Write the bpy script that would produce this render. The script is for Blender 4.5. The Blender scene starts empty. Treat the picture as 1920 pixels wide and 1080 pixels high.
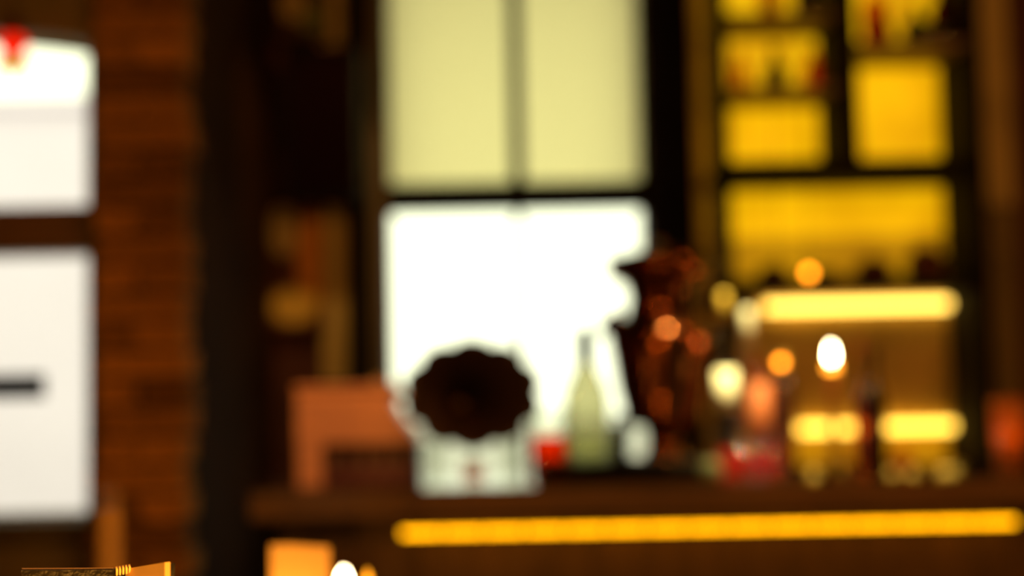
import bpy, bmesh, math, random
from mathutils import Vector, Matrix, Euler
random.seed(7)
S = bpy.context.scene
C = S.collection
R = math.radians

# ------------------------------------------------------------------ camera, world, exposure
CAMZ = 1.33
FPX = 2667.0
rot = (Matrix.Rotation(R(90 + 3.8), 3, 'X') @ Matrix.Rotation(R(-1.1), 3, 'Z'))
cd = bpy.data.cameras.new('camera'); cam = bpy.data.objects.new('camera', cd); C.objects.link(cam)
cam.location = (0, 0, CAMZ); cam.rotation_euler = rot.to_euler()
cd.sensor_width = 36; cd.lens = 50; cd.clip_start = .02
cd.dof.use_dof = True; cd.dof.focus_distance = 1.0; cd.dof.aperture_fstop = 1.85
S.camera = cam
S.view_settings.view_transform = 'Standard'; S.view_settings.look = 'None'
S.view_settings.gamma = 1; S.view_settings.exposure = 0; S.view_settings.use_curve_mapping = False
w = bpy.data.worlds.new('overcast_sky'); S.world = w; w.use_nodes = True
bg = w.node_tree.nodes['Background']
bg.inputs[0].default_value = (1.0, 1.02, .72, 1); bg.inputs[1].default_value = 2.2
S.cycles.max_bounces = 10; S.cycles.transparent_max_bounces = 24
S.cycles.sample_clamp_indirect = 4

def P(px, py, d):
    v = rot @ Vector(((px - 960) / FPX, -(py - 540) / FPX, -1)); t = d / v.y
    return Vector((v.x * t, d, CAMZ + v.z * t))
def X(px, d, py=700): return P(px, py, d).x
def Z(py, d, px=960): return P(px, py, d).z
def W(npx, d): return npx / FPX * d

# ------------------------------------------------------------------ materials
def mat(name, col, rough=.6, metal=0, var=.25, scale=12, stretch=(1, 1, 1), bump=.0, spec=.5, rnd=0, coat=0, bscale=None):
    m = bpy.data.materials.new(name); m.use_nodes = True; nt = m.node_tree; N = nt.nodes; L = nt.links
    b = N['Principled BSDF']; b.inputs['Roughness'].default_value = rough; b.inputs['Metallic'].default_value = metal
    b.inputs['Specular IOR Level'].default_value = spec; b.inputs['Coat Weight'].default_value = coat
    tc = N.new('ShaderNodeTexCoord'); mp = N.new('ShaderNodeMapping'); mp.inputs['Scale'].default_value = stretch
    nz = N.new('ShaderNodeTexNoise'); nz.inputs['Scale'].default_value = scale; nz.inputs['Detail'].default_value = 5
    L.new(tc.outputs['Object'], mp.inputs[0]); L.new(mp.outputs[0], nz.inputs['Vector'])
    r = N.new('ShaderNodeValToRGB'); e = r.color_ramp.elements
    e[0].position = .3; e[1].position = .7
    e[0].color = (*[c * (1 - var) for c in col], 1); e[1].color = (*[min(1, c * (1 + var)) for c in col], 1)
    L.new(nz.outputs['Fac'], r.inputs[0]); out = r.outputs[0]
    if rnd:
        oi = N.new('ShaderNodeObjectInfo'); hs = N.new('ShaderNodeHueSaturation')
        mr = N.new('ShaderNodeMapRange'); mr.inputs['To Min'].default_value = 1 - rnd; mr.inputs['To Max'].default_value = 1 + rnd
        L.new(oi.outputs['Random'], mr.inputs[0]); L.new(mr.outputs[0], hs.inputs['Value']); L.new(out, hs.inputs['Color']); out = hs.outputs[0]
    L.new(out, b.inputs['Base Color'])
    if bump:
        bp = N.new('ShaderNodeBump'); bp.inputs['Strength'].default_value = bump; bp.inputs['Distance'].default_value = .01
        n2 = N.new('ShaderNodeTexNoise'); n2.inputs['Scale'].default_value = bscale or scale * 4; L.new(mp.outputs[0], n2.inputs['Vector'])
        L.new(n2.outputs['Fac'], bp.inputs['Height']); L.new(bp.outputs[0], b.inputs['Normal'])
    return m
def emit(name, col, st):
    m = bpy.data.materials.new(name); m.use_nodes = True; b = m.node_tree.nodes['Principled BSDF']
    b.inputs['Base Color'].default_value = (*[c * .6 for c in col], 1)
    b.inputs['Emission Color'].default_value = (*col, 1); b.inputs['Emission Strength'].default_value = st
    return m
def uneven_emit(name, c0, c1, st, scale=5):
    m = emit(name, c1, st); nt = m.node_tree; N = nt.nodes
    tc = N.new('ShaderNodeTexCoord'); nz = N.new('ShaderNodeTexNoise'); nz.inputs['Scale'].default_value = scale
    r = N.new('ShaderNodeValToRGB'); r.color_ramp.elements[0].position = .35; r.color_ramp.elements[1].position = .62
    r.color_ramp.elements[0].color = (*c0, 1); r.color_ramp.elements[1].color = (*c1, 1)
    nt.links.new(tc.outputs['Object'], nz.inputs['Vector']); nt.links.new(nz.outputs['Fac'], r.inputs[0])
    nt.links.new(r.outputs[0], N['Principled BSDF'].inputs['Emission Color']); return m
def thin(name, tint, gloss=.08, rough=.02, diff=0, dcol=(1, 1, 1), back=.4):
    """thin-walled glass or a clear liquid: tinted transparency under a Fresnel gloss, optional milky share"""
    m = bpy.data.materials.new(name); m.use_nodes = True; nt = m.node_tree; N = nt.nodes; L = nt.links
    N.remove(N['Principled BSDF']); o = N['Material Output']
    t = N.new('ShaderNodeBsdfTransparent'); t.inputs[0].default_value = (*tint, 1)
    g = N.new('ShaderNodeBsdfGlossy'); g.inputs['Roughness'].default_value = rough
    lw = N.new('ShaderNodeLayerWeight'); lw.inputs[0].default_value = .25
    ma = N.new('ShaderNodeMath'); ma.operation = 'MULTIPLY_ADD'; ma.inputs[1].default_value = .55; ma.inputs[2].default_value = gloss * .4
    L.new(lw.outputs['Fresnel'], ma.inputs[0]); ma.inputs[1].default_value = .3
    src = t.outputs[0]
    if diff:
        a = N.new('ShaderNodeMixShader'); a.inputs[0].default_value = diff
        tr = N.new('ShaderNodeBsdfTranslucent'); tr.inputs[0].default_value = (*dcol, 1)
        df = N.new('ShaderNodeBsdfDiffuse'); df.inputs[0].default_value = (*dcol, 1)
        b = N.new('ShaderNodeMixShader'); b.inputs[0].default_value = back
        L.new(tr.outputs[0], b.inputs[1]); L.new(df.outputs[0], b.inputs[2])
        L.new(src, a.inputs[1]); L.new(b.outputs[0], a.inputs[2]); src = a.outputs[0]
    mx = N.new('ShaderNodeMixShader'); L.new(ma.outputs[0], mx.inputs[0]); L.new(src, mx.inputs[1]); L.new(g.outputs[0], mx.inputs[2])
    L.new(mx.outputs[0], o.inputs[0]); return m

M = dict(
    brick=mat('fired_brick', (.54, .215, .03), .9, var=.5, scale=9, bump=.8, rnd=.5, spec=.1),
    mortar=mat('dark_mortar', (.10, .05, .025), .95, var=.3, scale=30, bump=.6),
    plaster=mat('brown_plaster', (.24, .16, .05), .9, var=.2, scale=4, bump=.3),
    darkwall=mat('dark_brown_wall', (.036, .013, .002), .95, var=.3, scale=5, bump=.2, spec=.05),
    red_wall=mat('oxblood_wall', (.10, .03, .015), .9, var=.3, scale=5, bump=.2),
    blackwood=mat('black_stained_wood', (.010, .007, .004), .8, var=.4, scale=6, stretch=(6, 6, 1), bump=.1, spec=.12),
    olive=mat('olive_painted_wood', (.13, .085, .035), .8, var=.15, scale=6, stretch=(4, 4, 1)),
    wood=mat('brown_wood', (.19, .085, .03), .5, var=.35, scale=5, stretch=(1, 10, 10), bump=.1),
    countertop=mat('dark_lacquered_wood', (.04, .018, .008), .26, var=.35, scale=4, stretch=(1, 12, 12), coat=.3),
    counteredge=mat('lighter_brown_edge', (.17, .08, .022), .7, var=.4, scale=4, stretch=(1, 9, 9)),
    salmonwood=mat('pale_reddish_wood', (.78, .31, .12), .5, var=.15, scale=5, stretch=(1, 8, 8)),
    nichewood=mat('golden_tan_wood', (.62, .40, .10), .6, var=.25, scale=5),
    chairwood=mat('honey_wood', (.34, .17, .03), .6, var=.3, scale=5, stretch=(6, 6, 1)),
    panelwood=mat('bar_front_wood', (.16, .08, .018), .7, var=.3, scale=5, stretch=(6, 6, 1)),
    tan=mat('tan_plaster', (.66, .46, .15), .85, var=.2, scale=5),
    redwood=mat('dark_red_wood', (.10, .015, .008), .5, var=.3, scale=6),
    horn=mat('dark_brown_lacquered_metal', (.05, .022, .012), .5, metal=.3, var=.3, scale=6),
    brass=mat('tarnished_brass', (.45, .26, .08), .35, metal=1, var=.2, scale=20),
    copper=mat('dark_copper', (.20, .055, .015), .17, metal=.95, var=.35, scale=8),
    black=mat('black_plastic', (.006, .005, .004), .7, var=.2, scale=30, spec=.2),
    mesh=mat('speaker_cloth', (.008, .002, .002), 1, var=.4, scale=200, spec=.02),
    floor=mat('dark_floor_boards', (.06, .03, .015), .5, var=.4, scale=3, stretch=(1, 14, 1)),
    ceiling=mat('dark_ceiling', (.05, .03, .02), .9, var=.1),
    ground=mat('pale_paving', (.38, .37, .335), .9, var=.12, scale=1.5, bump=.2),
    render=mat('pale_render', (.70, .62, .76), .9, var=.04, scale=.6),
    leather=mat('dark_leather', (.005, .0025, .0015), .6, var=.3, scale=40, bump=.3),
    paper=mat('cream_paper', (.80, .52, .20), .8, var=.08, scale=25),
    wax=mat('amber_wax', (.55, .24, .07), .6, var=.1, scale=20),
    fruit=mat('orange_peel', (.9, .32, .03), .5, var=.1, scale=30, bump=.3),
    cream=mat('cream_highlight', (.85, .82, .58), .6, var=.05, scale=20),
    yellowcap=mat('yellow_foil', (.9, .6, .08), .4, metal=.3, var=.1, scale=30),
    orangelabel=mat('orange_label', (.34, .08, .008), .6, var=.15, scale=12),
    lime=mat('dull_lime_peel', (.22, .24, .10), .6, var=.15, scale=30),
    steel=mat('brushed_dark_steel', (.25, .22, .2), .35, metal=1, var=.1, scale=30),
    pane=thin('window_glass', (.98, .99, .98), .04),
    glass=thin('clear_glass', (.985, .99, .97), .03),
    bottleglass=thin('grey_green_glass', (.62, .60, .44), .14, diff=.05, dcol=(.5, .45, .25)),
    darkglass=thin('near_black_glass', (.05, .04, .03), .12),
    blueglass=thin('dark_blue_glass', (.05, .10, .14), .12),
    greenglass=thin('dark_green_glass', (.18, .26, .03), .12),
    mauve=thin('mauve_glass', (.55, .33, .25), .12, diff=.2, dcol=(.16, .07, .05)),
    redliquid=thin('red_drink', (1.0, .15, .0), .05),
    cherry=thin('cherry_red_drink', (.9, .02, .01), .06, diff=.35, dcol=(.8, .02, .01)),
    amber=thin('amber_drink', (.95, .30, .02), .06, diff=.25, dcol=(.34, .08, .005)),
    orangeglass=thin('orange_glass', (.85, .28, .04), .1, diff=.25, dcol=(.35, .10, .015)),
    glowglass=thin('frosted_orange_glass', (.8, .4, .1), .1, diff=.7, dcol=(.95, .42, .10)),
    blind=thin('translucent_blind', (.02, .02, .015), .0, .6, diff=.98, dcol=(.96, .91, .66), back=.04),
    redpaper=emit('lit_red_paper', (1, .012, .0), 1.1),
    tassel=thin('yellow_tassel_thread', (1, .86, .10), .0, .7, diff=.12, dcol=(1, .62, .01)),
    led=emit('amber_led', (1, .40, .002), 4.3),
    ledbright=emit('warm_led_tube', (1, .62, .10), 4.6),
    ledlow=emit('warm_led_tube_low', (1, .60, .07), 4.4),
    panel=uneven_emit('backlit_amber_panel', (.62, .30, .002), (.98, .56, .004), 1.0, 4),
    glowdim=uneven_emit('painted_dim_glow_panel', (.28, .12, .002), (.50, .24, .002), 1.0, 4),
    panel2=uneven_emit('backlit_gold_panel', (.72, .35, .001), (.98, .51, .002), .98, 4),
    flame=emit('candle_flame', (1, .80, .42), 60),
    softflame=emit('low_flame', (1, .36, .02), 7),
    bulb=emit('amber_bulb', (1, .29, .01), 11),
    lampin=emit('lamp_bulb', (1, .5, .15), 10),
)

# ------------------------------------------------------------------ mesh helpers
def bm_box(bm, lo, hi, bev=0):
    lo = Vector(lo); hi = Vector(hi); c = (lo + hi) / 2; s = hi - lo
    g = bmesh.ops.create_cube(bm, size=1, matrix=Matrix.Translation(c) @ Matrix.Diagonal((*[max(abs(v), 1e-4) for v in s], 1)))
    if bev:
        es = list({e for v in g['verts'] for e in v.link_edges})
        bmesh.ops.bevel(bm, geom=es, offset=bev, segments=2, affect='EDGES', profile=.5)
def bm_lathe(bm, prof, seg=28, loc=(0, 0, 0), axis=None):
    T = Matrix.Translation(loc) @ (axis.to_4x4() if axis else Matrix.Identity(4)); rings = []
    for r, z in prof:
        if r < 1e-5: rings.append([bm.verts.new(T @ Vector((0, 0, z)))])
        else: rings.append([bm.verts.new(T @ Vector((r * math.cos(a * math.tau / seg), r * math.sin(a * math.tau / seg), z))) for a in range(seg)])
    for A, B in zip(rings, rings[1:]):
        for i in range(seg):
            j = (i + 1) % seg
            if len(A) == 1 and len(B) > 1: f = (A[0], B[j], B[i])
            elif len(B) == 1 and len(A) > 1: f = (A[i], A[j], B[0])
            elif len(A) > 1: f = (A[i], A[j], B[j], B[i])
            else: continue
            fc = bm.faces.new(f); fc.smooth = True
def bm_tube(bm, pts, r, seg=10, caps=True):
    pts = [Vector(p) for p in pts]; rr = r if isinstance(r, (list, tuple)) else [r] * len(pts); rings = []
    up = Vector((0.13, .2, 1)).normalized()
    for i, p in enumerate(pts):
        t = (pts[min(i + 1, len(pts) - 1)] - pts[max(i - 1, 0)]).normalized()
        a = t.cross(up)
        if a.length < .05: a = t.cross(Vector((1, 0, 0)))
        a.normalize(); b = t.cross(a)
        rings.append([bm.verts.new(p + rr[i] * (math.cos(k * math.tau / seg) * a + math.sin(k * math.tau / seg) * b)) for k in range(seg)])
    for A, B in zip(rings, rings[1:]):
        for i in range(seg):
            f = bm.faces.new((A[i], A[(i + 1) % seg], B[(i + 1) % seg], B[i])); f.smooth = True
    if caps: bm.faces.new(rings[0]); bm.faces.new(rings[-1])
def bm_prism(bm, poly, y0, y1):
    """poly in (x,z), extruded along y"""
    a = [bm.verts.new((x, y0, z)) for x, z in poly]; b = [bm.verts.new((x, y1, z)) for x, z in poly]
    bm.faces.new(a); bm.faces.new(b[::-1]); n = len(poly)
    for i in range(n): bm.faces.new((a[i], b[i], b[(i + 1) % n], a[(i + 1) % n]))
def obj(name, bm, m, parent=None):
    bmesh.ops.recalc_face_normals(bm, faces=bm.faces)
    me = bpy.data.meshes.new(name); bm.to_mesh(me); bm.free(); me.materials.append(M[m] if isinstance(m, str) else m)
    o = bpy.data.objects.new(name, me); C.objects.link(o)
    if parent: o.parent = parent
    return o
def box(name, lo, hi, m, parent=None, bev=0):
    bm = bmesh.new(); bm_box(bm, lo, hi, bev); return obj(name, bm, m, parent)
def lathe(name, prof, m, parent=None, loc=(0, 0, 0), seg=28, axis=None):
    bm = bmesh.new(); bm_lathe(bm, prof, seg, loc, axis); return obj(name, bm, m, parent)
def tube(name, pts, r, m, parent=None, seg=10):
    bm = bmesh.new(); bm_tube(bm, pts, r, seg); return obj(name, bm, m, parent)
def tag(o, label, cat, group=None):
    o['label'] = label; o['category'] = cat
    if group: o['group'] = group
    return o
def thing(name, label, cat, loc=(0, 0, 0), group=None, rz=0):
    o = bpy.data.objects.new(name, None); o.empty_display_size = .05; C.objects.link(o); o.location = loc; o.rotation_euler.z = rz
    return tag(o, label, cat, group)
def struct(name, lo, hi, m):
    o = box(name, lo, hi, m); o['kind'] = 'structure'; return o
def sroot(name, loc=(0, 0, 0)):
    o = bpy.data.objects.new(name, None); C.objects.link(o); o.location = loc; o['kind'] = 'structure'; return o
def relabel(o, t): o['label'] = t; return o

# ------------------------------------------------------------------ room shell
WW = 4.4                      # inner face of the window wall
PX0, PX1 = X(176, 3.2), X(352, 3.2)
CEIL = 3.1; XL, XR, YB = -3.0, 3.2, -2.0
struct('floor', (XL, YB, -.1), (XR, WW + .2, 0), 'floor')
struct('ceiling', (XL, YB, CEIL), (XR, 3.54, CEIL + .1), 'ceiling')
struct('ceiling.001', (PX0, 3.54, CEIL), (XR, WW + .2, CEIL + .1), 'ceiling')
struct('wall_rear', (XL, YB - .2, -.1), (XR, YB, CEIL), 'darkwall')
struct('wall_right', (XR, YB - .2, -.1), (XR + .2, WW + .2, CEIL), 'darkwall')
struct('wall_left', (XL - .2, YB - .2, -.1), (XL, 3.54, CEIL), 'darkwall')

# brick pier and its return wall, laid brick by brick
pier = sroot('wall_pier', (PX1, 3.2, 0))
pier.location = (0, 0, 0)
box('mortar_core', (PX0, 3.212, 0), (PX1 - .012, 3.292, CEIL), 'mortar', pier)
relabel(box('return_face', (PX0, 3.292, 0), (PX1 - .008, WW + .2, CEIL), 'darkwall', pier), 'dark plastered return of the pier')
variants = []
for k in range(6):
    bm = bmesh.new(); bm_box(bm, (-.5, -.5, -.5), (.5, .5, .5))
    bmesh.ops.subdivide_edges(bm, edges=[e for e in bm.edges if abs((e.verts[0].co - e.verts[1].co).x) > .5], cuts=2)
    for v in bm.verts: v.co += Vector([random.uniform(-.03, .03), random.uniform(-.06, .06), random.uniform(-.07, .07)])
    me = bpy.data.meshes.new('brick'); bmesh.ops.recalc_face_normals(bm, faces=bm.faces); bm.to_mesh(me); bm.free(); me.materials.append(M['brick']); variants.append(me)
def brick(c, s, rz=0):
    o = bpy.data.objects.new('brick', random.choice(variants)); C.objects.link(o); o.parent = pier
    o.location = c; o.scale = s; o.rotation_euler = (random.uniform(-.02, .02), random.uniform(-.02, .02), rz + random.uniform(-.015, .015))
COURSE = .0645
for k in range(48):
    z = COURSE * (k + .5)
    if z > CEIL - .02: break
    wd = PX1 - PX0
    jx = random.uniform(-.006, .008)
    if k % 2:
        brick(((PX0 + PX1) / 2 + jx, 3.245 + random.uniform(-.006, .004), z), (wd - .004, .10, COURSE - .011))
        y = 3.30
    else:
        a = wd * .48
        brick((PX0 + a / 2, 3.245 + random.uniform(-.006, .004), z), (a - .01, .10, COURSE - .011))
        brick((PX0 + a + (wd - a) / 2 + jx, 3.245 + random.uniform(-.006, .004), z), (wd - a - .006, .10, COURSE - .011))
        y = 3.30 + .125
    while y < 3.0:
        l = min(.26, WW - y)
        brick((PX1 - .045 + random.uniform(-.004, .005), y + l / 2, z), (.09, l - .010, COURSE - .011))
        y += l

# --- left window wall (beyond the pier's left side)
LY = 3.32
lx0, lx1 = -2.15, X(163, LY)
def lz(py): return Z(py, LY, 100)
L_top, L_r1, L_r0, L_bot = lz(52), lz(384), lz(474), lz(972)
# wall with a segmental-arched opening
bm = bmesh.new()
n = 16; arch = []
cx = (lx0 + lx1) / 2; rise = .055; top0 = L_top - .030
for i in range(n + 1):
    u = -1 + 2 * i / n; arch.append((cx + u * (lx1 - lx0) / 2, top0 + rise * (1 - u * u)))
for (a, b) in zip(arch, arch[1:]):
    bm_prism(bm, [a, b, (b[0], CEIL), (a[0], CEIL)], LY, LY + .2)
bm_box(bm, (XL, LY, 0), (lx0, LY + .2, CEIL)); bm_box(bm, (lx1, LY, 0), (PX0, LY + .2, CEIL)); bm_box(bm, (lx0, LY, 0), (lx1, LY + .2, L_bot))
o = obj('wall_front', bm, 'plaster'); o['kind'] = 'structure'
w1 = sroot('window_1')
bm = bmesh.new()
fy0, fy1 = LY + .05, LY + .10
bm_box(bm, (lx0, fy0, L_bot), (lx0 + .05, fy1, top0)); bm_box(bm, (lx1 - .006, fy0, L_bot), (lx1, fy1, top0))
bm_box(bm, (lx0, fy0, L_bot), (lx1, fy1, L_bot + .006))
obj('window_frame', bm, 'wood', w1)
box('transom_rail', (lx0, LY + .02, L_r0), (lx1, LY + .12, L_r1), 'wood', w1)
box('window_sill', (lx0 - .02, LY - .05, L_bot - .035), (lx1 + .005, LY + .05, L_bot), 'olive', w1)
bm = bmesh.new(); bm_prism(bm, [(lx0, L_r1)] + [(x, z - .002) for x, z in arch] + [(lx1, L_r1)], LY + .07, LY + .074); obj('pane', bm, 'pane', w1)
box('pane', (lx0, LY + .07, L_bot), (lx1, LY + .074, L_r0), 'pane', w1)

# --- middle window wall
CX0, CX1 = X(729, WW), X(1217, WW)
c_r1, c_r0 = Z(341, WW), Z(391, WW)
c_bot, c_top = .86, Z(-260, WW)
bm = bmesh.new()
bm_box(bm, (PX1 - .02, WW, 0), (CX0, WW + .2, CEIL)); bm_box(bm, (CX1, WW, 0), (XR, WW + .2, CEIL))
bm_box(bm, (CX0, WW, 0), (CX1, WW + .2, c_bot)); bm_box(bm, (CX0, WW, c_top), (CX1, WW + .2, CEIL))
o = obj('wall_back', bm, 'red_wall'); o['kind'] = 'structure'
w2 = sroot('window_2')
box('transom_rail', (CX0, WW + .0, c_r0), (CX1, WW + .10, c_r1), 'blackwood', w2)
mx = X(972, WW, 400)
box('mullion', (mx - W(13, WW), WW + .03, c_r1), (mx + W(13, WW), WW + .08, c_top), 'blackwood', w2)
box('mullion', (mx - W(7, WW), WW + .03, c_bot), (mx + W(7, WW), WW + .08, c_r0), 'blackwood', w2)
bm = bmesh.new()
bm_box(bm, (CX0, WW + .03, c_bot), (CX0 + .004, WW + .1, c_top)); bm_box(bm, (CX1 - .004, WW + .03, c_bot), (CX1, WW + .1, c_top))
bm_box(bm, (CX0, WW + .03, c_top - .04), (CX1, WW + .1, c_top)); bm_box(bm, (CX0, WW + .03, c_bot), (CX1, WW + .1, c_bot + .03))
obj('window_frame', bm, 'blackwood', w2)
for a, b in ((CX0, mx), (mx, CX1)):
    box('pane', (a, WW + .06, c_bot), (b, WW + .064, c_r0), 'pane', w2)
    box('pane', (a, WW + .06, c_r1), (b, WW + .064, c_top), 'pane', w2)
# casing boards round the opening
box('casing_board', (X(700, WW), WW - .03, .3), (CX0, WW, c_top + .1), 'olive', w2).name = 'casing_board'
box('casing_board', (X(655, WW), WW - .045, .3), (X(700, WW), WW, c_top + .1), 'blackwood', w2)
box('casing_board', (CX1, WW - .03, .3), (X(1250, WW), WW, c_top + .1), 'blackwood', w2)
box('casing_board', (X(1250, WW), WW - .045, .3), (X(1312, WW), WW, c_top + .1), 'blackwood', w2)
box('casing_board', (X(655, WW), WW - .03, c_top + .1), (X(1312, WW), WW, c_top + .22), 'blackwood', w2)
# posts and trims on the wall
o = struct('trim_1', (X(608, WW), WW - .02, 0), (X(651, WW), WW, CEIL), 'tan')
o = struct('trim_2', (X(1312, WW), WW - .02, 0), (X(1362, WW), WW, CEIL), 'tan')
o = struct('trim_3', (X(1846, WW), WW - .02, Z(385, WW, 1880)), (X(1912, WW), WW, CEIL), 'tan')
struct('trim_4', (X(1846, WW), WW - .02, 0), (X(1912, WW), WW, Z(386, WW, 1880)), 'plaster')

# blind drawn over the upper sash, behind the glass bars
bl = thing('roller_blind', 'pale yellow-green blind drawn over the upper half of the middle window', 'blind', (0, 0, 0))
box('blind_fabric', (CX0 + .004, WW + .115, c_r1 + .0), (CX1 - .004, WW + .118, c_top - .06), 'blind', bl)
tube('roller', [(CX0 + .004, WW + .117, c_top - .04), (CX1 - .004, WW + .117, c_top - .04)], .018, 'steel', bl)

# outdoors
g = struct('ground_outside', (-40, 3.54, -.25), (40, 60, -.2), 'ground')
struct('blind_shader', (CX0 - .6, WW + .2, c_top + .02), (CX1 + .6, WW + .85, c_top + .10), 'render')  # unseen overhang added to shade the top of the blind
bd = thing('pale_building', 'pale rendered building outside, seen through the left window', 'building')
bt = Z(200, 15, 90)
box('facade', (-14, 15, -.2), (-3.3, 19, bt), 'render', bd)
box('parapet', (-14.1, 14.9, bt), (-3.2, 19.1, bt + .12), 'render', bd)

# ------------------------------------------------------------------ lamps added out of view to light the room
def fill_pendant(x, y, z, label, power, col=(1, .42, .09), r=.04):
    t = thing('fill_lamp', label, 'lamp', (x, y, z), 'dome lamps added out of view')
    lathe('lamp_shade', [(.02, .16), (.05, .15), (.12, .10), (.16, .02), (.165, 0), (.155, .0), (.115, .09), (.045, .14), (.018, .15)], 'brass', t)
    lathe('bulb', [(0, .02), (.025, .03), (.032, .055), (.02, .09), (.012, .12), (.012, .15)], 'lampin', t)
    tube('cord', [(0, 0, .155), (0, 0, CEIL - z)], .004, 'black', t)
    l = bpy.data.lights.new('fill_light', 'POINT'); l.energy = power; l.color = col; l.shadow_soft_size = r
    lo = bpy.data.objects.new('fill_light', l); C.objects.link(lo); lo.parent = t; lo.location = (0, 0, -.03)
    return t
fill_pendant(.35, .9, 2.45, 'brass dome lamp added out of view near the camera, as warm fill', 26)
fill_pendant(-1.0, .6, 2.5, 'brass dome lamp added out of view at the left, as warm fill', 16)
fill_pendant(1.6, 2.3, 2.5, 'brass dome lamp added out of view before the right end of the bar, as warm fill', 19)
def fill_spot(loc, target, label, power, ang, col):
    t = thing('added_spot', label, 'lamp', loc, 'ceiling spots added out of view')
    d = (Vector(target) - Vector(loc)); q = d.to_track_quat('-Z', 'Y'); t.rotation_euler = q.to_euler()
    lathe('housing', [(0, .12), (.035, .12), (.04, .1), (.04, 0), (.034, 0), (.032, .09), (0, .095)], 'black', t)
    s = tube('stem', [(0, 0, .11), q.to_matrix().inverted() @ Vector((0, 0, CEIL - loc[2]))], .006, 'black', t)
    l = bpy.data.lights.new('added_spot_light', 'SPOT'); l.energy = power; l.color = col; l.spot_size = R(ang); l.spot_blend = .5; l.shadow_soft_size = .03
    lo = bpy.data.objects.new('added_spot_light', l); C.objects.link(lo); lo.parent = t; lo.location = (0, 0, .02)

# ------------------------------------------------------------------ bar counter
CY0, CY1 = 3.0, 3.38
CT = Z(914, CY0); CB = Z(968, CY0)
bar = thing('bar_counter', 'long dark wooden bar counter with an amber light strip under its edge', 'bar counter')
bx0, bx1 = X(468, CY0, 940), 2.6
box('countertop', (bx0, CY0 + .02, CB), (bx1, CY1, CT), 'countertop', bar, .004)
relabel(box('edge_board', (bx0, CY0 - .0, CB), (bx1, CY0 + .022, CT - .002), 'counteredge', bar, .003), 'lighter brown front edge')  # edge board in a lighter brown than the top
box('front_panel', (bx0 + .05, CY0 + .085, .1), (bx1 - .02, CY0 + .14, CB), 'panelwood', bar)
box('end_panel', (bx0 + .02, CY0 + .085, 0), (bx0 + .05, CY1 - .02, CB), 'blackwood', bar)
box('light_valance', (X(742, 3.05, 980), CY0 + .03, CB - .012), (X(1915, 3.05, 950), CY0 + .06, CB), 'black', bar)
box('kick_board', (bx0 + .05, CY0 + .18, 0), (bx1 - .02, CY0 + .22, .1), 'blackwood', bar)
sx0, sx1 = X(752, 3.05, 1000), X(1905, 3.05, 976)
led = relabel(tube('light_strip', [(sx0, CY0 + .052, Z(996, 3.05)), (sx1, CY0 + .052, Z(996, 3.05))], .0035, 'black', bar, 8), 'amber light strip')
nseg = 15; st = (sx1 - sx0) / nseg
bm = bmesh.new(); bm_box(bm, (-st * .475, -.003, -.0058), (st * .475, .003, .0058)); me0 = obj('light_segment', bm, 'led', led)
me0.location = (sx0 + st / 2, CY0 + .048, Z(996, 3.05))
for k in range(1, nseg):
    o = me0.copy(); C.objects.link(o); o.location.x = sx0 + st * (k + .5)


# ------------------------------------------------------------------ back-bar cabinet
KY, KB = 4.08, 4.38
def kx(px, py=400): return X(px, KY, py)
def kz(py, px=1600): return Z(py, KY, px)
cab = thing('display_cabinet', 'tall black wooden cabinet with glowing amber compartments behind the bar', 'cabinet')
K0, K1 = kx(1362, 500), kx(1836, 500)
ktop = 2.75
def cpart(n, a, b, c, d, m='blackwood', y0=KY, y1=KB): return box(n, (a, y0, c), (b, y1, d), m, cab)
cpart('side_panel', K0 - .0, K0 + W(14, KY), 0, ktop); cpart('side_panel', K1 - W(10, KY), K1 + W(20, KY), 0, ktop)
cpart('top_board', K0 - .02, K1 + .05, ktop, ktop + .04)
zb1 = kz(297); zb0 = kz(332); zc1 = kz(520); zc0 = kz(546)
cpart('cross_beam', K0, K1, zb0, zb1); cpart('cross_beam', K0, K1, zc0, zc1)
dv0, dv1 = kx(1572, 200), kx(1612, 200)
cpart('divider', dv0, dv1, zb1, ktop)
sL1, sL0 = kz(158), kz(168)
cpart('shelf', K0, dv0, sL0, sL1, 'wood'); sM1, sM0 = kz(20), kz(30); cpart('shelf', K0, dv0, sM0, sM1, 'wood')
sR1, sR0 = kz(78), kz(92); cpart('shelf', dv1, K1, sR0, sR1, 'wood')
nicheS = kz(884); cpart('worktop', K0, K1 + .05, nicheS - .04, nicheS, 'blackwood', KY - .05)
cpart('door_panel', K0, (K0 + K1) / 2 - .002, .1, nicheS - .045); cpart('door_panel', (K0 + K1) / 2 + .002, K1, .1, nicheS - .045)
yp = KB - .03
def bp(a, b, c, d, m): return relabel(cpart('back_panel', a, b, c, d, m, yp, KB - .01), 'glowing amber back panel')
bp(K0, dv0, zb1, sL0, 'panel2'); bp(K0, dv0, sL1, sM0, 'panel'); bp(K0, dv0, sM1, ktop, 'panel')
bp(dv1, K1, zb1, sR0, 'panel2'); bp(dv1, K1, sR1, ktop, 'panel')
bp(K0, K1, kz(425), zb0, 'panel2')
bp(K0 + .04, K1 - .03, nicheS + .006, Z(815, yp, 1620), 'glowdim')  # glow below the lower tube painted into the panel as emission
bp(K0, K1, zc1, kz(425), 'glowdim')  # dimmer emission painted below the bright band as its falloff
cpart('back_panel', K0, K1, Z(815, yp, 1620), zc0, 'nichewood', yp, KB - .01)
relabel(cpart('glow_catcher', K0 + .03, K1 - .02, nicheS, nicheS + .004, 'nichewood', KY + .01, yp), 'light tan sheet added on the worktop to catch the tube glow')  # pale sheet added to brighten the glow under the tube
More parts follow.
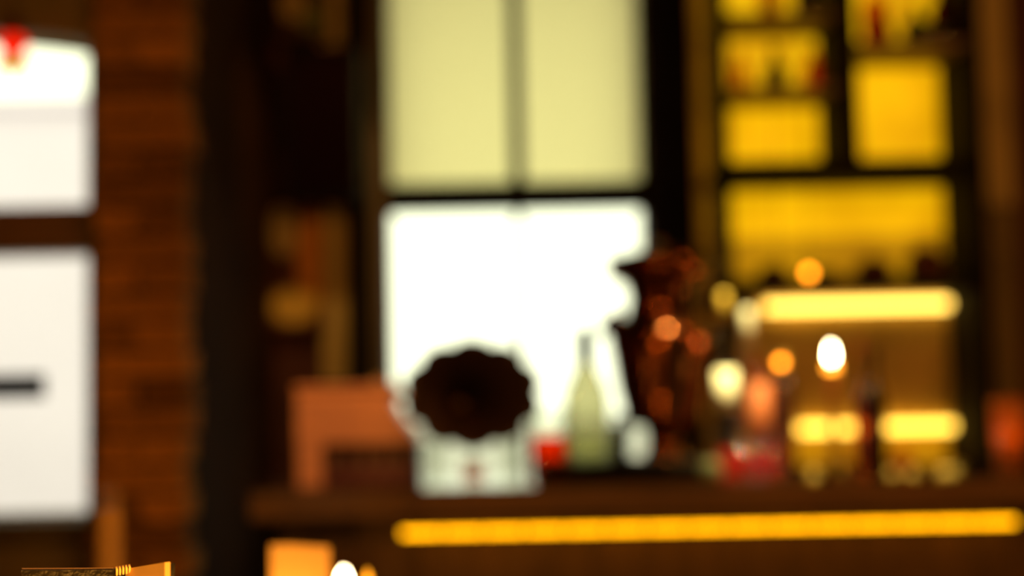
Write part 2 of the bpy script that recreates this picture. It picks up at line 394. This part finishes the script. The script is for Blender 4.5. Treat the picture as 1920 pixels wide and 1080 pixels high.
def ledbar(px0, px1, py, m, th, y=KB - .06):
    a, b = X(px0, y, py), X(px1, y, py); z = Z(py, y, 1620)
    t = cpart('light_tube', a, b, z - W(th, y), z + W(th, y), m, y, y + .012); return relabel(t, 'glowing warm light tube')
ledbar(1436, 1792, 572, 'ledbright', 8)
ledbar(1500, 1825, 802, 'ledlow', 8)

# ------------------------------------------------------------------ bottles and glasses
def bottle(name, label, cat, px, py_top, wpx, d, base, body='glass', liquid=None, fill=.6, cap=None, paper=None, neck=.30, group=None, paper_rng=(.25, .6), capfrac=.10, py=700, capw=1.3):
    x = X(px, d, py); r = W(wpx, d) / 2; h = Z(py_top, d, px) - base
    t = thing(name, label, cat, (x, d, base), group)
    hs = h * (1 - neck); rn = r * .30
    prof = [(0, .001), (r * .92, .001), (r, .006), (r, hs * .82), (r * .92, hs * .92), (r * .55, hs + h * .03), (rn, hs + h * .10), (rn, h * .985), (rn * 1.15, h * .985), (rn * 1.15, h)]
    lathe('glass_body', prof, body, t)
    if liquid:
        k = hs * .82 * fill; lathe('liquid', [(0, .004), (r * .93, .004), (r * .95, .008), (r * .95, k), (0, k)], liquid, t)
    if cap: lathe('cap', [(0, h + .004), (rn * capw * .95, h + .003), (rn * capw, h), (rn * capw, h * (1 - capfrac)), (rn * 1.05, h * (1 - capfrac))], cap, t)
    if paper:
        a, b = hs * paper_rng[0], hs * paper_rng[1]; lathe('label', [(r * 1.01, a), (r * 1.02, a), (r * 1.02, b), (r * 1.01, b)], paper, t)
    return t
def tumbler(name, label, cat, px, wpx, hpx, d, base, liquid=None, fill=.5, group=None, body='glass', taper=.88, py=800):
    x = X(px, d, py); r = W(wpx, d) / 2; h = W(hpx, d)
    t = thing(name, label, cat, (x, d, base), group)
    lathe('glass_body', [(0, .001), (r * taper * .95, .001), (r * taper, .004), (r, h), (r * .96, h), (r * taper * .93, .008), (0, .007)], body, t)
    if liquid: lathe('liquid', [(0, .009), (r * taper * .92, .009), (r * (taper + (1 - taper) * fill) * .93, h * fill), (0, h * fill)], liquid, t)
    return t
ct = CT
stand = thing('wooden_stand', 'low dark wooden stand carrying the red drink, clear bottle and urn', 'stand', (0, 0, 0))
SZ = Z(868, 3.12, 1150); sa, sb = X(1002, 3.12, 880), X(1325, 3.12, 880)
box('stand_top', (sa, 3.09, SZ - .012), (sb, 3.37, SZ), 'blackwood', stand, .002)
box('side_board', (sa + .004, 3.10, ct), (sa + .016, 3.36, SZ - .012), 'blackwood', stand)
box('side_board', (sb - .016, 3.10, ct), (sb - .004, 3.36, SZ - .012), 'blackwood', stand)
box('front_board', (sa + .016, 3.105, ct), (sb - .016, 3.115, SZ - .012), 'blackwood', stand)
# between gramophone and urn
tumbler('highball_glass', 'tall clear glass at the left below the horn', 'glass', 816, 44, 82, 3.05, ct, body='glass')
tumbler('tumbler_glass', 'small glass of amber drink under the horn', 'glass', 886, 46, 46, 3.12, ct, 'amber', .8)
tumbler('water_glass', 'clear glass under the right side of the horn', 'glass', 958, 50, 74, 3.18, ct)
red = thing('drink_glass', 'clear glass half full of bright red drink beside the clear bottle', 'glass', (X(1031, 3.045, 860), 3.045, ct))
hh = Z(764, 3.045, 1027) - ct; hl = Z(818, 3.045, 1027) - ct; rr = W(37, 3.045)
lathe('glass_body', [(0, .001), (rr * .95, .001), (rr * .96, .004), (rr, hl), (rr * 1.04, hh), (rr * 1.0, hh), (rr * .97, hl), (rr * .93, .006), (0, .005)], 'glass', red)
lathe('liquid', [(0, .007), (rr * .92, .007), (rr * .96, hl), (0, hl)], 'redliquid', red)
# clear bottle
cb = thing('spirit_bottle', 'pale clear bottle with sloping shoulders and dark stopper before the window', 'bottle', (X(1100, 3.21, 780), 3.21, SZ))
bh = lambda py: Z(py, 3.21, 1098) - SZ
lathe('glass_body', [(0, .001), (W(36, 3.21), .001), (W(43, 3.21), .008), (W(43, 3.21), bh(770)), (W(42, 3.21), bh(742)), (W(32, 3.21), bh(712)), (W(18, 3.21), bh(685)), (W(13, 3.21), bh(650))], 'bottleglass', cb)
lathe('stopper', [(0, bh(612)), (W(14, 3.21), bh(615)), (W(17, 3.21), bh(626)), (W(17, 3.21), bh(668)), (W(13.5, 3.21), bh(684))], 'black', cb)
lathe('liquid', [(0, .005), (W(40, 3.21), .008), (W(40, 3.21), bh(815)), (0, bh(815))], thin('pale_spirit', (.97, .98, .8), .02), cb)
# dark short bottle and dark urn
bottle('squat_bottle', 'short near-black bottle between the clear bottle and the copper urn', 'bottle', 1159, 780, 34, 3.13, SZ, 'darkglass', 'darkglass', .9, neck=.18, cap='black')
ux = 1241; ud = 3.25
urn = thing('copper_urn', 'dark copper urn with wide rim and spout, right of the window glass', 'urn', (X(ux, ud, 700), ud, SZ))
uh = lambda py: Z(py, ud, ux) - SZ
uw = lambda p: W(p, ud)
lathe('foot', [(0, .001), (uw(64), .001), (uw(66), .006), (uw(46), uh(856)), (uw(34), uh(845)), (uw(30), uh(825)), (uw(36), uh(800)), (uw(80), uh(792)), (0, uh(790))], 'copper', urn)
lathe('body', [(0, uh(793)), (uw(80), uh(792)), (uw(74), uh(770)), (uw(86), uh(720)), (uw(93), uh(670)), (uw(99), uh(640)), (uw(99), uh(622)), (uw(84), uh(608)), (uw(66), uh(590))], 'copper', urn)
lathe('collar', [(uw(66), uh(592)), (uw(58), uh(560)), (uw(64), uh(535)), (uw(82), uh(524)), (uw(98), uh(516)), (uw(98), uh(482)), (uw(40), uh(470)), (0, uh(468))], 'copper', urn)
tube('spout', [(-uw(70), 0, uh(598)), (-uw(88), 0, uh(600)), (-uw(102), 0, uh(610)), (-uw(106), 0, uh(626))], [uw(20), uw(18), uw(14), uw(11)], 'copper', urn)
lathe('finial', [(uw(8), uh(472)), (uw(6), uh(466)), (uw(12), uh(458)), (uw(6), uh(450)), (0, uh(449))], 'brass', urn)
tube('handle', [(0, uw(60), uh(535)), (0, uw(92), uh(540)), (0, uw(96), uh(580)), (0, uw(90), uh(628))], uw(6), 'black', urn)

# right group on the counter
bottle('tall_bottle', 'tall clear bottle with a cream band painted as its highlight at the left of the bottle group', 'bottle', 1361, 552, 37, 3.12, ct, 'glass', 'cherry', .30, cap='yellowcap', paper='cream', neck=.36, paper_rng=(.58, .92), capfrac=.14, capw=1.7)  # cream band and yellow cap painted in place of the bottle's highlights
bottle('liqueur_bottle', 'slim clear bottle with a pale cap painted as its neck highlight, right of the tall bottle', 'bottle', 1404, 582, 34, 3.12, ct, 'glass', None, neck=.45, cap='cream', capfrac=.2, capw=2.2)  # pale cap painted in place of the highlight on the neck
bottle('orange_bottle', 'narrow orange bottle behind the slim clear bottle', 'bottle', 1420, 672, 46, 3.21, ct, 'orangeglass', 'amber', .9, neck=.12, paper='orangelabel', paper_rng=(.25, .9))
bottle('mauve_bottle', 'slim mauve bottle with an orange cap left of the lit candle', 'bottle', 1466, 668, 44, 3.22, ct, 'mauve', None, neck=.2, cap='yellowcap', capfrac=.10)
tumbler('cocktail_glass', 'short glass of red drink at the foot of the tall bottle', 'glass', 1396, 54, 56, 3.09, ct, 'cherry', .85)
tumbler('cocktail_glass', 'short glass of red drink below the mauve bottle', 'glass', 1440, 46, 66, 3.1, ct, 'cherry', .9)
bottle('dark_bottle', 'tall black bottle standing in front of the lower light tube', 'bottle', 1640, 655, 36, 3.2, ct, 'darkglass', 'darkglass', .9, neck=.32, cap='black')
bottle('red_brown_bottle', 'reddish brown bottle directly left of the black bottle', 'bottle', 1614, 640, 34, 3.29, ct, thin('red_brown_glass', (.5, .22, .04), .1), None, neck=.4, cap='orangelabel')
# candle
cx_ = X(1562, 3.15, 760)
cn = thing('taper_candle', 'lit orange candle burning white among the bottles', 'candle', (cx_, 3.15, ct))
fz = Z(660, 3.15, 1562) - ct
lathe('holder', [(0, .001), (.03, .001), (.031, .006), (.008, .012), (.006, .03), (.012, .036), (.012, .045), (0, .044)], 'brass', cn)
lathe('wax', [(0, .045), (.009, .045), (.008, fz - .045), (.007, fz - .041), (0, fz - .041)], 'wax', cn)
tube('wick', [(0, 0, fz - .034), (0.001, 0, fz - .02)], .001, 'black', cn, 6)
lathe('flame', [(0, fz - .022), (.005, fz - .016), (.0065, fz - .008), (.004, fz + .006), (0, fz + .018)], 'flame', cn, seg=14)
lathe('flame_base', [(0, fz - .040), (.013, fz - .039), (.013, fz - .028), (0, fz - .023)], 'softflame', cn, seg=14)
l = bpy.data.lights.new('candle_light', 'POINT'); l.energy = .5; l.color = (1, .4, .08); l.shadow_soft_size = .012
lo = bpy.data.objects.new('candle_light', l); C.objects.link(lo); lo.parent = cn; lo.location = (0, -.02, fz)
# orange points of light
def smallbulb(px, py, d, label, r=.006, m='bulb'):
    p = P(px, py, d); t = thing('string_bulb', label, 'bulb', p, 'small amber bulbs on cords')
    lathe('bulb', [(0, -r), (r * .8, -r * .6), (r, 0), (r * .7, r * .7), (r * .3, r)], m, t, seg=14)
    lathe('socket', [(r * .5, r * .9), (r * .5, r * 2.2), (0, r * 2.3)], 'black', t, seg=12)
    tube('cord', [(0, 0, r * 2.2), (0, 0, CEIL - p.z)], .0012, 'black', t, 6)
smallbulb(1517, 512, 3.45, 'tiny amber bulb hanging in front of the wide cabinet compartment', .011)
smallbulb(1464, 680, 3.10, 'tiny amber bulb hanging before the mauve bottle', .009)
# small things along the counter
def ball(name, label, cat, px, wpx, d, m, base=None):
    r = W(wpx, d) / 2; z0 = ct if base is None else base
    t = thing(name, label, cat, (X(px, d, 860), d, z0))
    lathe('peel', [(0, 0)] + [(r * math.sin(a * math.pi / 12), r - r * math.cos(a * math.pi / 12)) for a in range(1, 12)] + [(0, 2 * r * .97)], m, t)
    lathe('stem_end', [(0, 2 * r * .99), (r * .12, 2 * r * .98), (r * .12, 2 * r * .95)], 'greenglass', t, seg=10)
ball('orange_fruit', 'orange lying on the counter right of the black bottle', 'fruit', 1690, 44, 3.2, 'fruit')
ball('lime_fruit', 'pale lime on the counter at the left foot of the tall bottle', 'fruit', 1334, 42, 3.06, 'lime')
for i, (px, wp, hp, lab) in enumerate(((1548, 40, 22, 'low dark dish under the candle'), (1590, 30, 26, 'small dark cup between the candle and the black bottle'), (1735, 46, 20, 'low dark dish right of the orange'), (1828, 50, 34, 'dark cup at the right end of the cabinet glow'), (1500, 34, 24, 'small dark cup left of the candle'))):
    tumbler('dark_cup', lab, 'cup', px, wp, hp, 3.07, ct, None, body='black', taper=.7)
# votive at the far right: candle added inside to make the glass glow
v = thing('candle_lit_glass', 'orange glass at the far right of the counter, lit by an added candle', 'candle', (X(1892, 3.15, 820), 3.15, ct))
vr = W(30, 3.15); vh = Z(748, 3.15, 1892) - ct
lathe('glass_body', [(0, .001), (vr * .8, .001), (vr * .85, .006), (vr, vh), (vr * .95, vh), (vr * .8, .010), (0, .009)], 'glowglass', v)
lathe('wax', [(0, .011), (vr * .7, .011), (vr * .75, vh * .35), (0, vh * .34)], 'wax', v)
lathe('flame', [(0, vh * .38), (.0018, vh * .42), (.002, vh * .5), (0, vh * .62)], 'softflame', v, seg=12)
l = bpy.data.lights.new('added_glow_light', 'POINT'); l.energy = .05; l.color = (1, .42, .10); l.shadow_soft_size = .01
lo = bpy.data.objects.new('added_glow_light', l); C.objects.link(lo); lo.parent = v; lo.location = (0, 0, vh * .6)

# cabinet contents
kd = KY + .12
def kbottle(px, top, wpx, base, m, label, **k):
    return bottle('shelf_bottle', label, 'bottle', px, top, wpx, kd, base, m, m if k.pop('fillit', True) else None, .85, py=k.pop('py', 120), group='bottles in the cabinet', **k)
kbottle(1453, 88, 44, sL1, 'blueglass', 'dark blue bottle on the left cabinet shelf', neck=.4)
kbottle(1524, 95, 34, sL1, 'orangeglass', 'orange bottle at the right of the dark blue bottle', fillit=False)
kbottle(1388, 100, 26, sL1, 'orangeglass', 'slim orange bottle at the left end of the cabinet shelf', fillit=False)
kbottle(1442, -60, 34, sM1, 'orangeglass', 'orange bottle on the top left cabinet shelf', py=0)
kbottle(1508, -70, 40, sM1, 'darkglass', 'dark bottle on the top left cabinet shelf', py=0)
kbottle(1638, -40, 44, sR1, 'orangeglass', 'orange bottle at the left of the right cabinet shelf', py=30)
kbottle(1662, 0, 18, sR1, 'greenglass', 'very slim green bottle beside the orange bottle', py=30, neck=.5)
kbottle(1716, 8, 50, sR1, 'greenglass', 'broad green bottle in the middle of the right cabinet shelf', py=30, neck=.35)
kbottle(1762, -30, 40, sR1, thin('dark_red_glass', (.4, .06, .02), .1), 'dark red bottle at the right end of the cabinet shelf', py=30)
def jar(px, wpx, hpx, base, label, py, m='redwood'):
    x = X(px, kd, py); r = W(wpx, kd) / 2; h = W(hpx, kd)
    t = thing('storage_jar', label, 'jar', (x, kd, base), 'dark jars in the cabinet')
    lathe('body', [(0, .001), (r * .8, .001), (r, h * .25), (r, h * .6), (r * .7, h * .8), (0, h * .8)], m, t)
    lathe('lid', [(r * .7, h * .8), (r * .72, h * .9), (r * .2, h * .93), (r * .18, h), (0, h)], 'black', t)
jar(1450, 60, 34, zc1, 'low dark jar at the left of the wide compartment', 500)
jar(1638, 70, 42, zc1, 'dark jar in the middle of the wide compartment', 500)
jar(1736, 74, 62, zc1, 'tallest dark jar in the wide compartment', 500)
jar(1545, 50, 22, zc1, 'lowest dark jar, under the hanging bulb', 500)

# ------------------------------------------------------------------ gramophone on the counter
gd0, gd1 = 3.10, 3.30
gx = lambda px: X(px, gd0, 820)
gz = lambda py: Z(py, gd0, 660)
gp = thing('gramophone', 'old gramophone with dark petalled horn and reddish wooden case', 'gramophone', (0, 0, 0))
zb = CT + .001
bm = bmesh.new()
t1 = gz(722)
bm_prism(bm, [(gx(556), t1 - .012), (gx(737), t1 - .012), (gx(737), gz(765)), (gx(784), gz(826)), (gx(784), gz(832)), (gx(556), gz(832))], gd0, gd1 - .02)
relabel(obj('case_top', bm, 'salmonwood', gp), 'pale reddish upper case')
box('case_lid', (gx(553), gd0 - .006, t1 - .012), (gx(740), gd1 - .014, t1), 'salmonwood', gp, .003)
box('case_post', (gx(557), gd0, zb), (gx(604), gd1 - .02, gz(832)), 'salmonwood', gp, .002)
box('case_back', (gx(604), gd0 + .03, zb), (gx(784), gd1 - .02, gz(832)), 'redwood', gp)
box('base_moulding', (gx(604), gd0 + .004, zb), (gx(786), gd0 + .03, zb + .035), 'redwood', gp, .003)
for k in range(5):
    x0 = gx(612 + k * 34); box('grille_bar', (x0, gd0 + .012, zb + .035), (x0 + .012, gd0 + .03, gz(834)), 'wood', gp)
# horn
hc = P(887, 738, 2.96)
hroot = hc
NP = 10
bm = bmesh.new(); seg = NP * 8; rings = []
ax = Vector((.10, -1, .10)).normalized(); side = Vector((1, 0, 0)); side = (side - ax * side.dot(ax)).normalized(); upv = side.cross(ax); upv = -upv if upv.z < 0 else upv
prof = [(0.0, 1.0), (.02, .86), (.045, .66), (.08, .46), (.12, .30), (.17, .19), (.22, .13), (.235, .10), (.236, .0001)]
RX, RZ = W(132, 2.96), W(104, 2.96)
for (dep, s) in prof:
    ring = []
    for i in range(seg):
        a = i * math.tau / seg + .15; lobe = 1 - (.11 * s ** 3) * (1 - abs(math.sin(a * NP / 2)) ** .7)
        curl = .012 * s ** 4 * (abs(math.sin(a * NP / 2)))
        ring.append(bm.verts.new(hc + side * RX * s * lobe * math.cos(a) + upv * RZ * s * lobe * math.sin(a) - ax * (dep + curl)))
    rings.append(ring)
for A, B in zip(rings, rings[1:]):
    for i in range(seg):
        f = bm.faces.new((A[i], A[(i + 1) % seg], B[(i + 1) % seg], B[i])); f.smooth = True
hn = obj('horn', bm, 'horn', gp)
md = hn.modifiers.new('thick', 'SOLIDIFY'); md.thickness = .0025; md.offset = 0
e0 = hc - ax * .215
tube('tone_arm', [e0, e0 + Vector((-.03, .02, -.005)), e0 + Vector((-.08, .015, 0)), Vector((gx(720), 3.2, gz(735))), Vector((gx(700), 3.19, gz(716))), Vector((gx(690), 3.19, t1 - .003))], [.016, .016, .014, .012, .012, .013], 'brass', gp)
lathe('turntable', [(0, 0), (.06, 0), (.062, .006), (0, .008)], 'black', gp, loc=(gx(640), 3.19, t1 + .0005))
tube('crank', [(gx(556) + .003, 3.2, gz(860)), (gx(548), 3.2, gz(860)), (gx(547), 3.2, gz(890))], .003, 'black', gp, 8)

# ------------------------------------------------------------------ wall pieces left of the window
sp = thing('wall_speaker', 'black loudspeaker mounted high between the left pictures and the window', 'speaker')
a, b = X(533, 4.15, 230), X(672, 4.15, 230); z1, z0 = Z(84, 4.15, 590), Z(372, 4.15, 590)
box('cabinet_box', (a, 4.16, z0), (b, 4.36, z1), 'black', sp, .006)
box('grille', (a + .012, 4.152, z0 + .012), (b - .012, 4.161, z1 - .012), 'mesh', sp, .002)
box('bracket', ((a + b) / 2 - .03, 4.355, (z0 + z1) / 2 - .05), ((a + b) / 2 + .03, WW, (z0 + z1) / 2 + .05), 'steel', sp)
def poster(name, label, px0, px1, py0, py1, patches, d=4.36):
    t = thing(name, label, 'picture')
    a, b, z1, z0 = X(px0, d, 500), X(px1, d, 500), Z(py0, d, 560), Z(py1, d, 560)
    fr = .012
    box('backing', (a + fr, d + .012, z0 + fr), (b - fr, WW - .001, z1 - fr), 'black', t)
    bm = bmesh.new()
    bm_box(bm, (a, d, z0), (a + fr, WW - .002, z1)); bm_box(bm, (b - fr, d, z0), (b, WW - .002, z1)); bm_box(bm, (a + fr, d, z0), (b - fr, WW - .002, z0 + fr)); bm_box(bm, (a + fr, d, z1 - fr), (b - fr, WW - .002, z1))
    obj('picture_frame', bm, 'blackwood', t)
    m = bpy.data.materials.new('picture_print'); m.use_nodes = True; nt = m.node_tree; N = nt.nodes; L = nt.links
    N['Principled BSDF'].inputs['Roughness'].default_value = .7
    tc = N.new('ShaderNodeTexCoord'); sep = N.new('ShaderNodeSeparateXYZ'); L.new(tc.outputs['Object'], sep.inputs[0])
    cur = None
    def const(c):
        r = N.new('ShaderNodeRGB'); r.outputs[0].default_value = (*c, 1); return r.outputs[0]
    cur = const(patches[0])
    for (u, v, ru, rv, c) in patches[1]:
        # soft ellipse at (u,v) of the print
        vm = N.new('ShaderNodeVectorMath'); vm.operation = 'SUBTRACT'; vm.inputs[1].default_value = (a + (b - a) * u, 0, z1 + (z0 - z1) * v)
        sc = N.new('ShaderNodeVectorMath'); sc.operation = 'MULTIPLY'; sc.inputs[1].default_value = (1 / (ru * (b - a)), 0, 1 / (rv * (z1 - z0)))
        ln = N.new('ShaderNodeVectorMath'); ln.operation = 'LENGTH'
        L.new(tc.outputs['Object'], vm.inputs[0]); L.new(vm.outputs[0], sc.inputs[0]); L.new(sc.outputs[0], ln.inputs[0])
        mr = N.new('ShaderNodeMapRange'); mr.inputs['From Min'].default_value = 1.1; mr.inputs['From Max'].default_value = .8
        L.new(ln.outputs['Value'], mr.inputs[0])
        mxn = N.new('ShaderNodeMix'); mxn.data_type = 'RGBA'; L.new(mr.outputs[0], mxn.inputs['Factor']); L.new(cur, mxn.inputs[6]); L.new(const(c), mxn.inputs[7]); cur = mxn.outputs[2]
    L.new(cur, N['Principled BSDF'].inputs['Base Color'])
    box('print', (a + fr, d + .008, z0 + fr), (b - fr, d + .0125, z1 - fr), m, t)
ol, orr, ye = (.75, .55, .22), (.95, .36, .04), (.95, .60, .10)
poster('framed_picture', 'small framed picture in olive and orange below the loudspeaker', 500, 608, 378, 622,
       ((.16, .04, .015), [(.78, .45, .26, .38, orr), (.30, .22, .26, .20, ol), (.45, .80, .42, .14, ye), (.28, .52, .22, .09, (.08, .02, .01))]))
poster('framed_picture', 'framed olive picture above the loudspeaker, cut by the top of the photo', 522, 620, -150, 78,
       ((.10, .04, .015), [(.30, .68, .26, .14, (.7, .48, .16)), (.68, .80, .24, .12, (.22, .24, .05)), (.5, .3, .3, .2, orr)]))
# spots added out of view to brighten pictures, tall bottle and gramophone case
fill_spot((-.35, 3.5, 2.75), P(565, 500, WW - .05), 'added black ceiling spot brightening the pictures', 18, 40, (1, .6, .18))
fill_spot((.55, 2.4, 2.7), P(1376, 680, 3.12), 'added black ceiling spot brightening the tall bottle', 520, 13, (1, .84, .38))
fill_spot((-.2, 2.2, 2.7), P(630, 790, 3.1), 'added black ceiling spot brightening the gramophone case', 60, 13, (1, .55, .25))

# red lantern and plaque in the left window
ld = 3.27
lp = P(24, 84, ld)
ln_ = thing('paper_lantern', 'small red lantern with yellow tassel hanging at the top of the left window', 'lantern', lp)
rr = W(30, ld)
lathe('lantern_body', [(0, -rr * .62)] + [(rr * (math.cos(a) * .9 + (.06 if i % 2 else 0)), rr * .62 * math.sin(a) / .93) for i, a in enumerate([-1.2 + .24 * k for k in range(11)])] + [(0, rr * .62)], 'redpaper', ln_)
lathe('top_cap', [(0, rr * 1.6), (rr * .8, rr * 1.4), (rr * 1.0, rr * .62), (0, rr * .61)], 'redwood', ln_)
bm = bmesh.new()
for k in range(20):
    a = k * math.tau / 20; bm_tube(bm, [(rr * .4 * math.cos(a), rr * .3 * math.sin(a), -rr * .6), (rr * 1.05 * math.cos(a), rr * .6 * math.sin(a), -rr * (1.4 + .35 * random.random()))], rr * .2, 6)
o = obj('tassel', bm, 'tassel', ln_); o['kind'] = 'stuff'
tube('cord', [(0, 0, rr * 1.45), (0, 0, CEIL - lp.z)], .002, 'redwood', ln_, 6)
pq = thing('hanging_plaque', 'dark bar-shaped plaque hanging in the lower left window', 'sign')
pa, pb = X(-190, ld, 725), X(84, ld, 725); pz1, pz0 = Z(703, ld, 0), Z(748, ld, 0)
box('board', (pa, ld - .006, pz0), (pb, ld + .006, pz1), 'black', pq, .003)
for x in (pa + .06, pb - .24): tube('chain', [(x, ld, pz1 - .002), (x, ld, L_r0 - .004), (x, ld + .075, L_r0 + .004)], .0015, 'black', pq, 6)

# ------------------------------------------------------------------ foreground tables and what stands on them
TZ = .90
def table(label, x0, x1, y0, y1):
    t = thing('high_table', label, 'table', (x0, y0, 0))
    box('tabletop', (0, 0, TZ - .04), (x1 - x0, y1 - y0, TZ), 'wood', t, .004)
    for x in (.06, x1 - x0 - .06):
        for y in (.06, y1 - y0 - .06):
            box('leg', (x - .03, y - .03, 0), (x + .03, y + .03, TZ - .04), 'blackwood', t)
    return t
table('high wooden table in the near foreground, below the frame', -.60, .05, .70, 1.35)
table('high wooden table between the camera and the bar, below the frame', -.49, .10, 1.55, 2.65)
# open menu
md_ = 1.0
mn = thing('open_menu', 'open dark menu book standing upright in the bottom left corner', 'menu')
s0 = P(229, 1066, md_); lft = P(40, 1069, .985); rgt = P(314, 1054, .955)
hgt = s0.z - TZ
def slab(name, p, q, z0, z1, th, m, off=0):
    bm = bmesh.new(); dv = Vector((q.x - p.x, q.y - p.y)); nrm = Vector((-dv.y, dv.x)).normalized() * th / 2; of = Vector((-dv.y, dv.x)).normalized() * off
    pts = [Vector((p.x, p.y)) + nrm + of, Vector((q.x, q.y)) + nrm + of, Vector((q.x, q.y)) - nrm + of, Vector((p.x, p.y)) - nrm + of]
    lo_ = [bm.verts.new((v.x, v.y, z0)) for v in pts]; za, zb_ = (z1 if isinstance(z1, tuple) else (z1, z1))
    hi_ = [bm.verts.new((v.x, v.y, za if i in (0, 3) else zb_)) for i, v in enumerate(pts)]
    bm.faces.new(lo_[::-1]); bm.faces.new(hi_)
    for i in range(4): bm.faces.new((lo_[i], lo_[(i + 1) % 4], hi_[(i + 1) % 4], hi_[i]))
    return obj(name, bm, m, mn)
sl = P(212, 1068, 1.0); sr = P(240, 1066, 1.0)
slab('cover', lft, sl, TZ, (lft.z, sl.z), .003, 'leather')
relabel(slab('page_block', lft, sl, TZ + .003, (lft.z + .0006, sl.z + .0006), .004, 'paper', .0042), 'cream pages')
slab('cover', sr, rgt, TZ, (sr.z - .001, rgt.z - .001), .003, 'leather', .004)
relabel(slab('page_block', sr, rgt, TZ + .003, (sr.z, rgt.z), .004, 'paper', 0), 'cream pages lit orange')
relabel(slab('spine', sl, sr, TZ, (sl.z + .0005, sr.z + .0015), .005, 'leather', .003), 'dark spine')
for i in range(5):
    tube('spine_cord', [P(218 + 6 * i, 1062 - i, .99), P(219 + 6 * i, 1067 - i, .99), P(219 + 6 * i, 1078 - i, .995)], .0008, 'paper', mn, 6)
# candle added on the near table, out of frame, to light the menu
def tealight(label, x, y, hz, power, flame_m='flame', fr=.007, cup='amber'):
    t = thing('tealight', label, 'candle', (x, y, TZ), None)
    lathe('glass_cup', [(0, .001), (.028, .001), (.030, .004), (.034, .05), (.0325, .05), (.028, .006), (0, .005)], 'glass', t)
    lathe('wax', [(0, .006), (.026, .006), (.027, hz - .018), (0, hz - .019)], 'wax', t)
    lathe('flame', [(0, hz - .012), (fr * .8, hz - .006), (fr, hz), (fr * .6, hz + .010), (0, hz + .02)], flame_m, t, seg=12)
    tube('wick', [(0, 0, hz - .02), (0, 0, hz - .008)], .001, 'black', t, 6)
    l = bpy.data.lights.new('tealight_light', 'POINT'); l.energy = power; l.color = (1, .42, .05); l.shadow_soft_size = .01
    lo = bpy.data.objects.new('tealight_light', l); C.objects.link(lo); lo.parent = t; lo.location = (0, 0, hz + .04)
tealight('glass tealight added out of frame before the open menu to light it', -.16, .80, .045, 13)
p = P(645, 1090, 2.4)
tealight('tealight with a white flame at the bottom edge, left of centre', p.x, p.y, p.z - TZ, .25, 'flame', .008)
p = P(689, 1078, 1.75)
t = thing('amber_candle', 'slender amber candle tip just right of the white flame', 'candle', (p.x, p.y, TZ))
hz = p.z - TZ
lathe('holder', [(0, .001), (.025, .001), (.025, .006), (.009, .012), (.009, .03), (0, .03)], 'brass', t)
lathe('wax', [(0, .03), (.007, .03), (.007, hz - .02), (0, hz - .018)], 'wax', t)
lathe('flame', [(0, hz - .016), (.004, hz - .01), (.0045, hz - .002), (0, hz + .008)], emit('amber_flame', (1, .34, .01), 3), t, seg=12)
# lit card block
cd_ = 1.85
a, b = X(508, cd_, 1050), X(618, cd_, 1050); z1 = Z(1021, cd_, 560)
cb_ = thing('table_card', 'orange-lit folded card standing at the bottom edge, left of the tealight', 'card', ((a + b) / 2, cd_, TZ))
hw = (b - a) / 2
bm = bmesh.new(); n1 = z1 - TZ
def quad(bm, pts): bm.faces.new([bm.verts.new(p) for p in pts])
xa = -hw * .30
bm_prism(bm, [(-hw, 0), (xa, 0), (xa, n1), (-hw, n1)], -.002, .002)
fr = obj('card_panel', bm, 'paper', cb_); fr.rotation_euler.z = 0
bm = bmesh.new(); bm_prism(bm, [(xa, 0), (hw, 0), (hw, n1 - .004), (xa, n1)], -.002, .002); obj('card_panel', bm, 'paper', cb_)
box('card_foot', (-hw, -.02, 0), (hw, .02, .006), 'blackwood', cb_)
tealight('glass tealight below the frame before the folded card', a + .015, cd_ - .11, .04, 1.7)
# bar chair seen side-on at the left
hd = 2.2
pc = P(205, 1000, hd); ztop = Z(932, hd, 205)
ch = thing('bar_chair', 'wooden bar chair at bottom left, only its back post showing', 'chair', (pc.x, hd, 0), rz=math.atan2(-pc.x, hd))
pw = W(22, hd)
box('back_post', (-pw, -.20, 0), (pw, -.16, ztop), 'chairwood', ch, .008)
box('back_post', (-pw, .16, 0), (pw, .20, ztop), 'chairwood', ch, .008)
for z in (ztop - .10, ztop - .22): box('back_rail', (-pw * .4, -.16, z), (pw * .4, .16, z + .05), 'chairwood', ch)
box('seat', (-.36, -.20, .70), (-pw, .20, .735), 'wood', ch, .006)
for y in (-.18, .18): box('leg', (-.35, y - .018, 0), (-.315, y + .018, .70), 'wood', ch)
for y in (-.18, .18): box('foot_rail', (-.315, y - .01, .25), (-pw, y + .01, .28), 'wood', ch)
